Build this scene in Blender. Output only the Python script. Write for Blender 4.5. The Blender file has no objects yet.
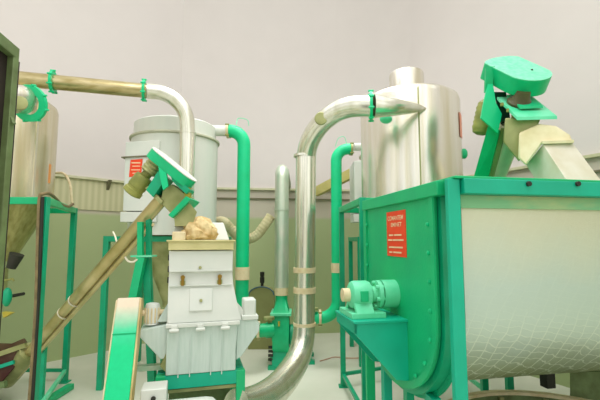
import bpy, math, random
from mathutils import Vector, Matrix, noise
random.seed(7)
COL = bpy.context.scene.collection
V = Vector
Z = V((0, 0, 1)); X = V((1, 0, 0)); Y = V((0, 1, 0))
R = math.radians

# ------------------------------------------------------------------ camera
F = 400.0
CAM = V((0, 0, 1.45))
PITCH = math.atan(40 / F)
FWD = V((0, math.cos(PITCH), math.sin(PITCH)))
UPV = V((0, -math.sin(PITCH), math.cos(PITCH)))
cd = bpy.data.cameras.new('camera'); cam = bpy.data.objects.new('camera', cd); COL.objects.link(cam)
cd.sensor_width = 36; cd.lens = 36 * F / 600; cd.clip_start = 0.05
cam.location = CAM; cam.rotation_euler = (math.pi / 2 + PITCH, 0, 0)
bpy.context.scene.camera = cam

def ray(px, py):
    return FWD * F + X * (px - 300) + UPV * (200 - py)
def P(px, py, y):
    d = ray(px, py); return CAM + d * (y / d.y)
def PZ(px, py, z):
    d = ray(px, py); return CAM + d * ((z - CAM.z) / d.z)
def PP(px, py, o, n):
    d = ray(px, py); return CAM + d * ((o - CAM).dot(n) / d.dot(n))

# ------------------------------------------------------------------ materials
def lin(c):
    r = []
    for v in c:
        v /= 255
        r.append(v / 12.92 if v <= .04045 else ((v + .055) / 1.055) ** 2.4)
    return (*r, 1)
def mat(name, rgb, rgb2=None, rough=.5, metal=0, scale=6, lo=.35, hi=.7, bump=0, bscale=40, detail=4, spec=.4, stretch=None):
    m = bpy.data.materials.new(name); m.use_nodes = True
    nt = m.node_tree; b = nt.nodes['Principled BSDF']
    b.inputs['Roughness'].default_value = rough; b.inputs['Metallic'].default_value = metal
    b.inputs['Specular IOR Level'].default_value = spec
    tc = nt.nodes.new('ShaderNodeTexCoord')
    src = tc.outputs['Object']
    if stretch:
        mp = nt.nodes.new('ShaderNodeMapping'); mp.inputs['Scale'].default_value = stretch
        nt.links.new(src, mp.inputs['Vector']); src = mp.outputs['Vector']
    if rgb2 is None: rgb2 = tuple(v * .9 for v in rgb)
    n = nt.nodes.new('ShaderNodeTexNoise'); n.inputs['Scale'].default_value = scale; n.inputs['Detail'].default_value = detail
    nt.links.new(src, n.inputs['Vector'])
    cr = nt.nodes.new('ShaderNodeValToRGB')
    cr.color_ramp.elements[0].position = lo; cr.color_ramp.elements[0].color = lin(rgb)
    cr.color_ramp.elements[1].position = hi; cr.color_ramp.elements[1].color = lin(rgb2)
    nt.links.new(n.outputs['Fac'], cr.inputs['Fac']); nt.links.new(cr.outputs['Color'], b.inputs['Base Color'])
    if bump:
        n2 = nt.nodes.new('ShaderNodeTexNoise'); n2.inputs['Scale'].default_value = bscale
        nt.links.new(src, n2.inputs['Vector'])
        bp = nt.nodes.new('ShaderNodeBump'); bp.inputs['Strength'].default_value = bump; bp.inputs['Distance'].default_value = .01
        nt.links.new(n2.outputs['Fac'], bp.inputs['Height']); nt.links.new(bp.outputs['Normal'], b.inputs['Normal'])
    return m
GREEN = mat('green_paint', (8, 186, 124), (6, 170, 110), rough=.38, scale=9, bump=.05, bscale=60)
GREENP = mat('green_pipe_paint', (2, 202, 138), (4, 190, 124), rough=.4, scale=5)
GREEND = mat('green_frame_paint', (4, 168, 122), (4, 150, 106), rough=.4, scale=7)
GREENM = mat('mixer_green_paint', (14, 184, 116), (12, 170, 112), rough=.45, scale=4, bump=.08, bscale=70)
TEAL = mat('bracket_teal_paint', (4, 178, 142), (4, 166, 132), rough=.45, scale=5)
GREENL = mat('pale_green_paint', (120, 222, 178), (70, 205, 150), rough=.4, scale=6)
WHITE = mat('white_enamel', (218, 220, 212), (206, 212, 204), rough=.4, scale=4, bump=.04)
WHITEB = mat('white_enamel_cool', (200, 214, 206), (188, 206, 196), rough=.4, scale=10, stretch=(6, 6, .6))
TANK = mat('tank_pale_enamel', (214, 216, 206), (204, 210, 200), rough=.35, scale=2, stretch=(4, 4, .5))
CREAM = mat('cream_tape', (226, 212, 176), (206, 186, 140), rough=.6, scale=14)
OLIVE = mat('olive_motor_paint', (150, 152, 78), (110, 116, 54), rough=.45, scale=10)
OLIVEG = mat('olive_grey_steel', (172, 172, 120), (132, 138, 84), rough=.45, metal=.3, scale=6)
RACK = mat('weathered_green_steel', (112, 132, 84), (90, 104, 62), rough=.6, scale=12, bump=.2)
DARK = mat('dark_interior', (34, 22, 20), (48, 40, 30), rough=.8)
BLACK = mat('black_rubber', (32, 34, 26), (46, 46, 36), rough=.6)
MAROON = mat('maroon_steel', (70, 26, 22), (96, 70, 48), rough=.5, scale=7)
CHROME = mat('polished_steel', (230, 229, 216), (214, 213, 192), rough=.24, metal=.85, scale=3, stretch=(5, 5, .6), bump=.05, bscale=3)
CHROMEC = mat('polished_cyclone_steel', (232, 228, 218), (212, 205, 180), rough=.26, metal=.85, scale=3, stretch=(5, 5, .25), bump=.06, bscale=2.5)
REFLSTEEL = mat('reflection_tinted_steel', (204, 190, 146), (164, 148, 96), rough=.28, metal=.85, scale=4, stretch=(1, 5, 5))  # chrome duct, its olive-yellow reflections put into the base colour
GALV = mat('galvanised_steel', (212, 214, 198), (184, 204, 182), rough=.35, metal=.55, scale=5, stretch=(3, 3, .8))
AUGER = mat('auger_tube_steel', (206, 192, 144), (176, 162, 106), rough=.3, metal=.7, scale=5)
TAN = mat('tan_hose', (206, 196, 156), (176, 166, 122), rough=.6, scale=8)
RED = mat('orange_red_plate', (240, 74, 34), (232, 62, 24), rough=.5, scale=8)
LETTER = mat('cream_lettering', (250, 214, 170), rough=.6)
CLOTH = mat('cream_cloth', (228, 208, 158), (186, 154, 98), rough=.9, scale=16, bump=.7, bscale=30)
CANVAS = mat('pale_steel_hood', (232, 222, 186), (210, 196, 146), rough=.45, scale=7)
GREYBIN = mat('grey_green_plastic', (150, 150, 96), (140, 140, 88), rough=.6)
BLUE = mat('blue_rim', (70, 110, 130), rough=.5)
BROWNH = mat('brown_hose', (140, 122, 84), (104, 92, 62), rough=.6, scale=12)
YELLOW = mat('yellow_paint', (190, 172, 60), (160, 150, 50), rough=.5)
REDW = mat('red_wire', (206, 160, 134), rough=.6)
STRAP = mat('pale_strap', (230, 224, 200), rough=.6)
BRASSL = mat('brass_latch', (150, 120, 50), rough=.35, metal=.7)

def z_mat(name, stops, rough=.7, var=.06, scale=3, bump=.0, axis='Z', rib=0):
    """paint zones by height in object space (object origin at floor)"""
    m = bpy.data.materials.new(name); m.use_nodes = True
    nt = m.node_tree; b = nt.nodes['Principled BSDF']; b.inputs['Roughness'].default_value = rough
    b.inputs['Specular IOR Level'].default_value = .25
    tc = nt.nodes.new('ShaderNodeTexCoord'); sp = nt.nodes.new('ShaderNodeSeparateXYZ')
    nt.links.new(tc.outputs['Object'], sp.inputs[0])
    mr = nt.nodes.new('ShaderNodeMapRange'); mr.inputs['From Min'].default_value = 0; mr.inputs['From Max'].default_value = 6
    n0 = nt.nodes.new('ShaderNodeTexNoise'); n0.inputs['Scale'].default_value = 9; nt.links.new(tc.outputs['Object'], n0.inputs['Vector'])
    ad = nt.nodes.new('ShaderNodeMath'); ad.operation = 'MULTIPLY_ADD'; ad.inputs[1].default_value = .03
    nt.links.new(n0.outputs['Fac'], ad.inputs[0]); nt.links.new(sp.outputs[axis], ad.inputs[2])
    nt.links.new(ad.outputs[0], mr.inputs['Value'])
    cr = nt.nodes.new('ShaderNodeValToRGB'); cr.color_ramp.interpolation = 'LINEAR'
    els = cr.color_ramp.elements
    els[0].position = stops[0][0] / 6; els[0].color = lin(stops[0][1])
    els[1].position = stops[-1][0] / 6; els[1].color = lin(stops[-1][1])
    for z, c in stops[1:-1]:
        e = els.new(z / 6); e.color = lin(c)
    nt.links.new(mr.outputs[0], cr.inputs['Fac'])
    n = nt.nodes.new('ShaderNodeTexNoise'); n.inputs['Scale'].default_value = scale; n.inputs['Detail'].default_value = 6
    nt.links.new(tc.outputs['Object'], n.inputs['Vector'])
    hs = nt.nodes.new('ShaderNodeMapRange'); hs.inputs['To Min'].default_value = 1 - var; hs.inputs['To Max'].default_value = 1 + var
    nt.links.new(n.outputs['Fac'], hs.inputs['Value'])
    mx = nt.nodes.new('ShaderNodeMix'); mx.data_type = 'RGBA'; mx.blend_type = 'MULTIPLY'; mx.inputs[0].default_value = 1
    nt.links.new(cr.outputs['Color'], mx.inputs[6]); nt.links.new(hs.outputs[0], mx.inputs[7])
    nt.links.new(mx.outputs[2], b.inputs['Base Color'])
    if bump:
        n2 = nt.nodes.new('ShaderNodeTexNoise'); n2.inputs['Scale'].default_value = 30; nt.links.new(tc.outputs['Object'], n2.inputs['Vector'])
        bp = nt.nodes.new('ShaderNodeBump'); bp.inputs['Strength'].default_value = bump; bp.inputs['Distance'].default_value = .01
        nt.links.new(n2.outputs['Fac'], bp.inputs['Height']); nt.links.new(bp.outputs['Normal'], b.inputs['Normal'])
    return m

# ------------------------------------------------------------------ mesh builder
class MB:
    def __init__(s): s.v = []; s.f = []
    def add(s, vs, fs):
        b = len(s.v); s.v += [V(p) for p in vs]; s.f += [tuple(b + i for i in f) for f in fs]; return s
    def box(s, c, sx, sy, sz, ax=(X, Y, Z)):
        c = V(c); a, b_, d = ax[0] * sx / 2, ax[1] * sy / 2, ax[2] * sz / 2
        vs = [c + i * a + j * b_ + k * d for k in (-1, 1) for j in (-1, 1) for i in (-1, 1)]
        return s.add(vs, [(0, 2, 3, 1), (4, 5, 7, 6), (0, 1, 5, 4), (2, 6, 7, 3), (0, 4, 6, 2), (1, 3, 7, 5)])
    def beam(s, p, q, w, h, up=Z):
        p, q = V(p), V(q); d = (q - p); L = d.length; d.normalize()
        sd = d.cross(up)
        if sd.length < 1e-4: sd = d.cross(X)
        sd.normalize(); u = sd.cross(d)
        return s.box((p + q) / 2, L, w, h, (d, sd, u))
    def loft(s, rings, cap0=True, cap1=True, closed=True):
        n = len(rings[0]); vs = [p for r in rings for p in r]; fs = []
        for i in range(len(rings) - 1):
            for j in range(n if closed else n - 1):
                k = (j + 1) % n
                fs.append((i * n + j, i * n + k, (i + 1) * n + k, (i + 1) * n + j))
        if cap0: fs.append(tuple(reversed(range(n))))
        if cap1: fs.append(tuple((len(rings) - 1) * n + j for j in range(n)))
        return s.add(vs, fs)
    def lathe(s, c, axis, prof, n=32, cap0=True, cap1=True):
        c = V(c); a = V(axis).normalized(); t = a.cross(Z if abs(a.z) < .9 else X).normalized(); b = a.cross(t)
        rings = [[c + a * h + (t * math.cos(2 * math.pi * j / n) + b * math.sin(2 * math.pi * j / n)) * max(r, 1e-4) for j in range(n)] for r, h in prof]
        return s.loft(rings, cap0, cap1)
    def cyl(s, p, q, r, r2=None, n=24):
        p, q = V(p), V(q)
        return s.lathe(p, q - p, [(r, 0), (r if r2 is None else r2, (q - p).length)], n)
    def tube(s, pts, r, n=16, cap=True):
        pts = [V(p) for p in pts]; rings = []; t0 = (pts[1] - pts[0]).normalized()
        u = t0.cross(Z if abs(t0.z) < .9 else X).normalized()
        for i, p in enumerate(pts):
            t = ((pts[min(i + 1, len(pts) - 1)] - pts[max(i - 1, 0)])).normalized()
            u = (u - t * u.dot(t)).normalized(); w = t.cross(u)
            rr = r[i] if isinstance(r, (list, tuple)) else r
            rings.append([p + (u * math.cos(2 * math.pi * j / n) + w * math.sin(2 * math.pi * j / n)) * rr for j in range(n)])
        return s.loft(rings, cap, cap)
    def prism(s, pts, vec):
        vec = V(vec); n = len(pts); pts = [V(p) for p in pts]
        return s.loft([pts, [p + vec for p in pts]])
    def ball(s, c, r, n=12, ax=(1, 1, 1)):
        c = V(c); rings = []
        for i in range(1, n):
            a = math.pi * i / n
            rings.append([c + V((math.cos(2 * math.pi * j / n) * math.sin(a) * ax[0], math.sin(2 * math.pi * j / n) * math.sin(a) * ax[1], math.cos(a) * ax[2])) * r for j in range(n)])
        return s.loft(rings)
    def build(s, name, m, parent=None, smooth=True, bevel=0, origin=None):
        root = parent
        while root is not None and root.parent is not None: root = root.parent
        o0 = V(origin) if origin is not None else (root.location.copy() if root else V((0, 0, 0)))
        me = bpy.data.meshes.new(name); me.from_pydata([tuple(p - o0) for p in s.v], [], s.f)
        import bmesh
        bm = bmesh.new(); bm.from_mesh(me); bmesh.ops.recalc_face_normals(bm, faces=bm.faces); bm.to_mesh(me); bm.free()
        me.materials.append(m)
        if smooth:
            for p in me.polygons: p.use_smooth = True
            me.set_sharp_from_angle(angle=R(38))
        o = bpy.data.objects.new(name, me); COL.objects.link(o)
        if parent is not None: o.parent = parent
        else: o.location = o0
        if bevel:
            b = o.modifiers.new('bevel', 'BEVEL'); b.width = bevel; b.segments = 2; b.limit_method = 'ANGLE'; b.angle_limit = R(50)
        return o
def thing(name, label, cat, loc, group=None):
    o = bpy.data.objects.new(name, None); COL.objects.link(o); o.location = V(loc); o.empty_display_size = .1
    o['label'] = label; o['category'] = cat
    if group: o['group'] = group
    return o
def tag(o, label, cat, group=None, kind=None):
    o['label'] = label; o['category'] = cat
    if group: o['group'] = group
    if kind: o['kind'] = kind
    return o
def struct(o): o['kind'] = 'structure'; return o
def arc(pts, rad, n=10):
    """polyline with rounded corners"""
    pts = [V(p) for p in pts]; out = [pts[0]]
    for i in range(1, len(pts) - 1):
        a, b, c = pts[i - 1], pts[i], pts[i + 1]
        d0 = (a - b).normalized(); d1 = (c - b).normalized()
        ang = d0.angle(d1); t = rad / math.tan(ang / 2); t = min(t, (a - b).length * .95, (c - b).length * .95)
        rr = t * math.tan(ang / 2)
        ctr = b + (d0 + d1).normalized() * (rr / math.sin(ang / 2))
        s0 = b + d0 * t - ctr; s1 = b + d1 * t - ctr; tot = s0.angle(s1)
        for k in range(n + 1):
            f = k / n
            out.append(ctr + (s0 * math.sin((1 - f) * tot) + s1 * math.sin(f * tot)) / math.sin(tot))
    out.append(pts[-1]); return out
def spline(pts, n=8):
    pts = [V(p) for p in pts]; q = [pts[0] * 2 - pts[1]] + pts + [pts[-1] * 2 - pts[-2]]; out = []
    for i in range(1, len(q) - 2):
        for k in range(n):
            t = k / n; a, b, c, d = q[i - 1], q[i], q[i + 1], q[i + 2]
            out.append(.5 * ((2 * b) + (c - a) * t + (2 * a - 5 * b + 4 * c - d) * t * t + (3 * b - a - 3 * c + d) * t ** 3))
    out.append(pts[-1]); return out
def tor(mb, c, axis, r0, r1, th, n=32):
    """flat ring of inner r0 outer r1 thickness th centred at c"""
    c = V(c); a = V(axis).normalized()
    return mb.lathe(c - a * th / 2, a, [(r0, 0), (r1, 0), (r1, th), (r0, th), (r0, 0)], n, False, False)
def flange(parent, c, axis, r0, r1, th, m, nb=6, bm_=None):
    fl = tor(MB(), c, axis, r0, r1, th).build('flange', m, parent)
    a = V(axis).normalized(); t = a.cross(Z if abs(a.z) < .9 else X).normalized(); b = a.cross(t)
    for k in range(nb):
        an = 2 * math.pi * (k + .5) / nb; q = V(c) + (t * math.cos(an) + b * math.sin(an)) * (r1 + .002)
        MB().cyl(q - a * .022, q + a * .022, .009, n=8).build('bolt', bm_ or m, fl)
    return fl
_tx = {}
def text(mb, s, o, ux, uy, height, width=None):
    cu = bpy.data.curves.new('t', 'FONT'); cu.body = s; cu.offset = .012; ob = bpy.data.objects.new('t', cu); COL.objects.link(ob)
    dg = bpy.context.evaluated_depsgraph_get(); ev = ob.evaluated_get(dg); me = ev.to_mesh()
    vs = [v.co.copy() for v in me.vertices]; fs = [tuple(p.vertices) for p in me.polygons]
    ev.to_mesh_clear(); bpy.data.objects.remove(ob); bpy.data.curves.remove(cu)
    if not vs: return
    x0 = min(v.x for v in vs); x1 = max(v.x for v in vs); y0 = min(v.y for v in vs); y1 = max(v.y for v in vs)
    k = height / (y1 - y0); kx = width / (x1 - x0) if width else k
    mb.add([o + ux * ((v.x - x0) * kx) + uy * ((v.y - y0) * k) for v in vs], fs)

# ------------------------------------------------------------------ room
KN = V((-1.88, 6.14, 0)); CORNER = V((1.37, 6.56, 0))
def wy(x): return KN.y + (CORNER.y - KN.y) / (CORNER.x - KN.x) * (x - KN.x)
WD = (CORNER - KN).normalized(); WN = V((WD.y, -WD.x, 0))               # back wall and its inward normal
RD = V((1.44, -2.75, 0)).normalized(); RN = V((RD.y, -RD.x, 0))          # right wall runs from the corner along RD
LD = V((-1.14, -1.21, 0)).normalized(); LN = V((-LD.y, LD.x, 0))         # left wall, half hidden by the filter tank
mwall = z_mat('painted_wall', [(0, (174, 188, 138)), (1.79, (176, 188, 142)), (1.83, (198, 190, 172)), (2.24, (200, 193, 178)), (2.28, (217, 210, 207)), (6, (213, 207, 204))], var=.035, bump=.05)
mfloor = mat('worn_floor_paint', (222, 221, 206), (198, 202, 182), rough=.45, scale=1.2, detail=6, lo=.35, hi=.75, spec=.3)
def wallbox(name, a, b, nrm):
    mb = MB().prism([a, b, b + Z * 6, a + Z * 6], -nrm * .2)
    return struct(mb.build(name, mwall, smooth=False))
wallbox('wall_back', KN - WD * .15, CORNER + WD * .2, WN)
wallbox('wall_right', CORNER + RD * -.2, CORNER + RD * 9, RN)
wallbox('wall_left', KN, KN + LD * 7, LN)
cv_ = arc([CORNER - WD * 2, CORNER, CORNER + RD * 2], 1.1, 16)[1:-1]
mbw = MB(); mbw.add(list(cv_) + [p + Z * 6 for p in cv_], [(k, k + 1, 18 + k, 17 + k) for k in range(16)])
struct(mbw.build('wall_corner', mwall))
struct(MB().box((0, 2, -.05), 16, 16, .1).build('floor', mfloor, smooth=False))
# ledge mouldings, conduit
TRIM = mat('ledge_paint', (208, 206, 176), (190, 190, 150), rough=.6)
TRIMD = mat('conduit_grey', (120, 116, 88), rough=.6)
def along(d, n, a, t0, t1, z0, z1, dep, name, m):
    p0 = a + d * t0; p1 = a + d * t1
    return struct(MB().prism([p0 + Z * z0, p1 + Z * z0, p1 + Z * z1, p0 + Z * z1], n * dep).build(name, m, smooth=False))
BL = (CORNER - KN).length
along(WD, WN, KN, 0, BL, 2.235, 2.265, .05, 'trim_1', TRIM)
along(WD, WN, KN, 0, BL, 2.09, 2.11, .03, 'trim_2', TRIMD)
along(RD, RN, CORNER, 0, 9, 2.235, 2.265, .05, 'trim_3', TRIM)
along(RD, RN, CORNER, 0, 9, 2.09, 2.11, .03, 'trim_4', TRIMD)
along(LD, LN, KN, 0, 7, 2.235, 2.265, .05, 'trim_7', TRIM)
RIB = bpy.data.materials.new('ribbed_panel'); RIB.use_nodes = True
nt = RIB.node_tree; b = nt.nodes['Principled BSDF']; b.inputs['Roughness'].default_value = .6
tc = nt.nodes.new('ShaderNodeTexCoord'); wv = nt.nodes.new('ShaderNodeTexWave'); wv.inputs['Scale'].default_value = 6; wv.bands_direction = 'X'
nt.links.new(tc.outputs['Object'], wv.inputs['Vector'])
cr = nt.nodes.new('ShaderNodeValToRGB'); cr.color_ramp.elements[0].color = lin((188, 186, 146)); cr.color_ramp.elements[1].color = lin((204, 200, 162))
nt.links.new(wv.outputs['Fac'], cr.inputs['Fac']); nt.links.new(cr.outputs['Color'], b.inputs['Base Color'])
along(LD, LN, KN, 0, 5, 1.84, 2.235, .015, 'trim_5', RIB)
# sloped brace seen between the duct and the second filter tank
a = P(316, 192, 6.2); c = P(372, 163, 5.5)
struct(MB().beam(a, c, .08, .14).build('trim_6', mat('yellowed_brace', (206, 196, 130), (184, 174, 100)), smooth=False))

# ------------------------------------------------------------------ rack at the left edge
rb = P(12.5, 55, 1.5)
rk = thing('steel_rack', 'weathered olive green steel rack frame at the left edge', 'rack', (rb.x, rb.y, 0))
zt = P(15, 47, 1.5).z
MB().beam((rb.x, rb.y, 0), (rb.x, rb.y, zt), .03, .034, up=X).build('post', RACK, rk, bevel=.003)
q = P(0, 33, 1.413); d = (V((q.x, q.y, 0)) - V((rb.x, rb.y, 0))).normalized()
tb0 = V((rb.x, rb.y, zt - .022)) - d * .012
MB().beam(tb0, tb0 + d * .75, .034, .046).build('top_beam', RACK, rk, bevel=.003)
MB().beam(V((rb.x, rb.y, .3)) , V((rb.x, rb.y, .3)) + d * .72, .03, .04).build('lower_rail', RACK, rk)
e = V((rb.x, rb.y, 0)) + d * .72
MB().beam(e, e + Z * (zt - .05), .04, .05, up=X).build('post', RACK, rk)
back = Y * .06
g0 = V((rb.x, rb.y, 0)) + back + X * -.02
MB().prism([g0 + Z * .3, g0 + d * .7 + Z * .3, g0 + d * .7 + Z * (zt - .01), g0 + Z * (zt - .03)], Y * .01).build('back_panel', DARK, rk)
b0 = P(0, 88, 1.5); b1 = P(9, 116, 1.5)
MB().beam(b0 + (b0 - b1) * .6, b1 + (b1 - b0) * .3, .02, .022).build('brace', RACK, rk)

# ------------------------------------------------------------------ cyclone stands
def cyclone_stand(label, nr, fr, nl, fl, z, near_r=True):
    st = thing('cyclone_stand', label, 'stand', ((nr[0] + fl[0]) / 2, (nr[1] + fl[1]) / 2, 0), 'square green cyclone stands')
    c = [V((*p, 0)) for p in (nr, fr, fl, nl)]
    for p in c:
        MB().beam(p, p + Z * z, .05, .05, up=X).build('leg', GREEND, st, bevel=.003)
        MB().box(p + Z * .006, .09, .09, .012).build('foot_plate', GREEND, st)
    for i in range(4):
        p, q = c[i], c[(i + 1) % 4]
        d = (q - p).normalized() * .026
        MB().beam(p + d + Z * (z - .03), q - d + Z * (z - .03), .05, .055).build('top_rail', GREEN, st, bevel=.003)
        MB().beam(p + d + Z * .12, q - d + Z * .12, .03, .03).build('lower_rail', GREENL if i == 0 else GREEND, st)
    return st
SZ = 1.79
ST1 = cyclone_stand('green square-tube stand carrying the chrome cyclone at the left', (-2.018, 3.16), (-2.41, 4.26), (-3.36, 3.16), (-3.45, 4.26), SZ)
ST2 = cyclone_stand('green square-tube stand behind the green mixing trough, under the right cyclone', (1.66, 3.3), (1.62, 4.66), (.5, 3.2), (.43, 4.14), SZ)

CONE = mat('dull_cone_steel', (186, 178, 120), (150, 142, 84), rough=.35, metal=.6, scale=5, stretch=(5, 5, .8))
CHROMEY = mat('yellowish_cyclone_steel', (228, 222, 200), (204, 194, 154), rough=.26, metal=.85, scale=3, stretch=(5, 5, .25), bump=.06, bscale=2.5)  # yellower tone than the right cyclone's steel
def cyclone(name, label, cx, cy, r, ztop, zb, zc, rc, m=CHROMEC):
    t = thing(name, label, 'cyclone', (cx, cy, zb), 'polished steel cyclones')
    c = V((cx, cy, 0))
    sh = MB().lathe(c, Z, [(r, zb), (r, ztop - .07), (r - .012, ztop - .03), (r - .05, ztop), (r * .5, ztop + .01), (.02, ztop + .01)], 56).build('shell', m, t)
    MB().lathe(c, Z, [(r * .97, zb), (rc, zc), (rc, zc - .04)], 48).build('cone', CONE, t)
    tor(MB(), c + Z * zb, Z, r * .9, r + .02, .02, 48).build('support_ring', CHROMEC, t)
    return t, c
CY1, c1 = cyclone('cyclone', 'polished steel cyclone at the left edge with an orange stain', -2.80, 3.67, .45, 2.76, 1.78, 1.30, .19, CHROMEY)
for an in (R(-18),):
    d = V((math.cos(an), math.sin(an), 0))
    MB().beam(c1 + d * .452 + Z * 1.8, c1 + d * .452 + Z * 2.68, .02, .006, up=d).build('seam_strip', CHROMEC, CY1)
an = R(6); d = V((math.cos(an), math.sin(an), 0))
MB().beam(c1 + d * .45 + Z * 1.98, c1 + d * .45 + Z * 2.16, .03, .006, up=d).build('rust_mark', mat('orange_stain', (226, 150, 84), (204, 160, 96)), CY1)
# airlock under the left cyclone
al = thing('airlock_valve', 'green hand wheel valve with yellow levers beneath the left cyclone', 'valve', (c1.x, c1.y, .9))
MB().lathe(c1, Z, [(.1, 1.236), (.1, 1.2), (.13, 1.19), (.13, .92), (.1, .9)], 24).build('body', OLIVEG, al)
w0 = P(7, 297, 3.35)
MB().ball(w0, .06, ax=(.6, .6, 1.3)).build('hand_wheel', GREEND, al)
MB().tube([w0, w0 + Y * .2], .014, 8).build('wheel_shaft', BLACK, al)
MB().prism([P(2, 312, 3.3), P(12, 313, 3.3), P(3, 318, 3.3)], Y * .04).build('lever', YELLOW, al)
MB().tube(spline([P(-2, 273, 3.3), P(5, 280, 3.3), P(12, 279, 3.3), P(14, 281, 3.3)]), .008, 8).build('lever', OLIVE, al)
MB().cyl(P(17, 254, 3.32), P(11, 268, 3.32), .055, .035).build('outlet_spout', BLACK, al)

# left elbow with a large green flange lying on the cyclone lid
ed = thing('inlet_elbow', 'short chrome elbow with a wide green flange on the left cyclone', 'duct', P(25, 100, 3.0))
fc = P(28, 102, 3.1); fax = V((.1, .96, .27)).normalized()
pf = fc + V((-.035, 0, .02)); path = [pf, pf - fax * .12, pf - fax * .9]
MB().tube(path, .112, 28).build('elbow_pipe', CHROMEC, ed)
flange(ed, fc + fax * .01 + V((.005, 0, -.01)), fax, .09, .146, .03, GREENP, 8)
MB().lathe(P(20, 103, 2.68), V((.5, -.8, 0)), [(.045, -.02), (.047, .008), (.03, .012), (.001, .012)], 20).build('inspection_cap', OLIVEG, ed)

# ------------------------------------------------------------------ overhead horizontal duct
hd = thing('overhead_duct', 'long yellow-reflecting steel duct running across the upper left wall', 'duct', P(183, 245, 3.85))
p0 = P(5, 77.5, 3.42); p1 = P(147, 91, 3.72)
MB().tube([p0, p1], .068, 24).build('straight_pipe', REFLSTEEL, hd)
pc = P(184, 95, 3.82); pe = P(184.5, 245, 3.85)
el = arc([p1, P(186, 94.5, 3.83), V((pe.x, pe.y, P(184, 134, 3.85).z))], .30, 12)
MB().tube(el, .073, 24).build('elbow_pipe', CHROME, hd)
MB().tube([V((pe.x, pe.y, P(184, 133, 3.85).z)), pe], .076, 24).build('drop_pipe', CHROME, hd)
dd = (p1 - p0).normalized()
flange(hd, P(53, 82, 3.52), dd, .066, .1, .022, GREENP, 7)
flange(hd, P(144, 90.5, 3.71), dd, .066, .1, .022, GREENP, 7)
tor(MB(), V((pe.x, pe.y, P(184, 133, 3.85).z)), Z, .07, .082, .02).build('seam_ring', CHROME, hd)

# ------------------------------------------------------------------ filter tanks
def filter_tank(label, cx, cy, k, box_dx, sticker, ztop=2.73):
    t = thing('filter_tank', label, 'tank', (cx, cy, 1.5), 'pale filter tanks')
    c = V((cx, cy, 0)); r = .465
    MB().lathe(c, Z, [(r, 1.5), (r, 2.53)], 56).build('body', TANK, t)
    MB().lathe(c, Z, [(r + .0, 2.53), (r + .02, 2.54), (r + .02, 2.555), (r, 2.565)], 56).build('rim', mat('tank_rim_enamel', (196, 196, 172)), t)
    MB().lathe(c, Z, [(r - .022, 2.56), (r - .022, ztop - .02), (r - .05, ztop), (.01, ztop + .01)], 56).build('lid', TANK, t)
    MB().lathe(c + V((-.02, -.05, 0)), Z, [(.30, 1.5), (.28, 1.4), (.05, .79), (.05, .74)], 32).build('cone', OLIVEG, t)
    return t, c
FT1, f1 = filter_tank('large pale filter tank with red plate standing behind the grinder', -1.4, 4.42, 1, 0, True)
# flat inlet box on its left front
yb = 3.93
q00 = P(122, 222, yb); q01 = P(123, 142, yb); q10 = P(152, 222, yb); q11 = P(152, 138, yb)
def zz(py, y=yb): return P(0, py, y).z
xl = P(124, 180, yb).x; xr = P(158, 180, yb).x
bx = MB().prism([V((xl, yb, zz(211))), V((xr, yb, zz(211))), V((xr, yb, zz(140))), V((xl, yb, zz(142)))], Y * .3).build('inlet_box', WHITE, FT1, bevel=.006)
MB().prism([V((xl - .015, yb - .015, zz(222))), V((xr, yb - .015, zz(222))), V((xr, yb - .015, zz(212))), V((xl - .015, yb - .015, zz(212)))], Y * .3).build('box_flange', WHITE, FT1, bevel=.004)
MB().prism([V((xl - .03, yb - .02, zz(158))), V((xr, yb - .02, zz(156))), V((xr, yb - .02, zz(155))), V((xl - .03, yb - .02, zz(157)))], Y * .2).build('box_seam', TRIMD, FT1)
def xx(px, y=yb): return P(px, 180, y).x
sg = MB().prism([V((xx(129), yb - .006, zz(177))), V((xx(141), yb - .006, zz(176))), V((xx(142), yb - .006, zz(159))), V((xx(130), yb - .006, zz(160)))], Y * .004).build('name_plate', RED, FT1)
for k, (y0, w) in enumerate([(163, 9), (166.3, 8), (170, 9), (173.3, 7)]):
    MB().box(V((xx(135.5 + (k % 2) * .4), yb - .0075, zz(y0))), w * .0098, .002, .012 if k < 1 else .008).build('text_line', LETTER, sg)
FT1p = [P(214, 130.5, 4.45), P(229, 131, 4.5)]
MB().cyl(FT1p[0] - X * .1, FT1p[1], .062).build('outlet_pipe', TANK, FT1)

FT2, f2 = filter_tank('second pale filter tank mostly hidden behind the right cyclone', 1.27, 5.2, 1, 0, False, 2.66)
yb2 = 4.75
xa, xb_ = P(354.5, 200, yb2).x, P(372, 200, yb2).x
MB().prism([V((xa, yb2, P(0, 213, yb2).z)), V((xb_, yb2, P(0, 213, yb2).z)), V((xb_, yb2, P(0, 160, yb2).z)), V((xa, yb2, P(0, 161, yb2).z))], Y * .45).build('inlet_box', WHITE, FT2, bevel=.006)
MB().prism([V((xa - .015, yb2 - .01, P(0, 222, yb2).z)), V((xb_, yb2 - .01, P(0, 222, yb2).z)), V((xb_, yb2 - .01, P(0, 214, yb2).z)), V((xa - .015, yb2 - .01, P(0, 214, yb2).z))], Y * .3).build('box_flange', WHITE, FT2, bevel=.004)
MB().cyl(P(353, 147, 4.85), P(364, 147, 4.95) + X * .15, .05).build('outlet_pipe', TANK, FT2)

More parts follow.
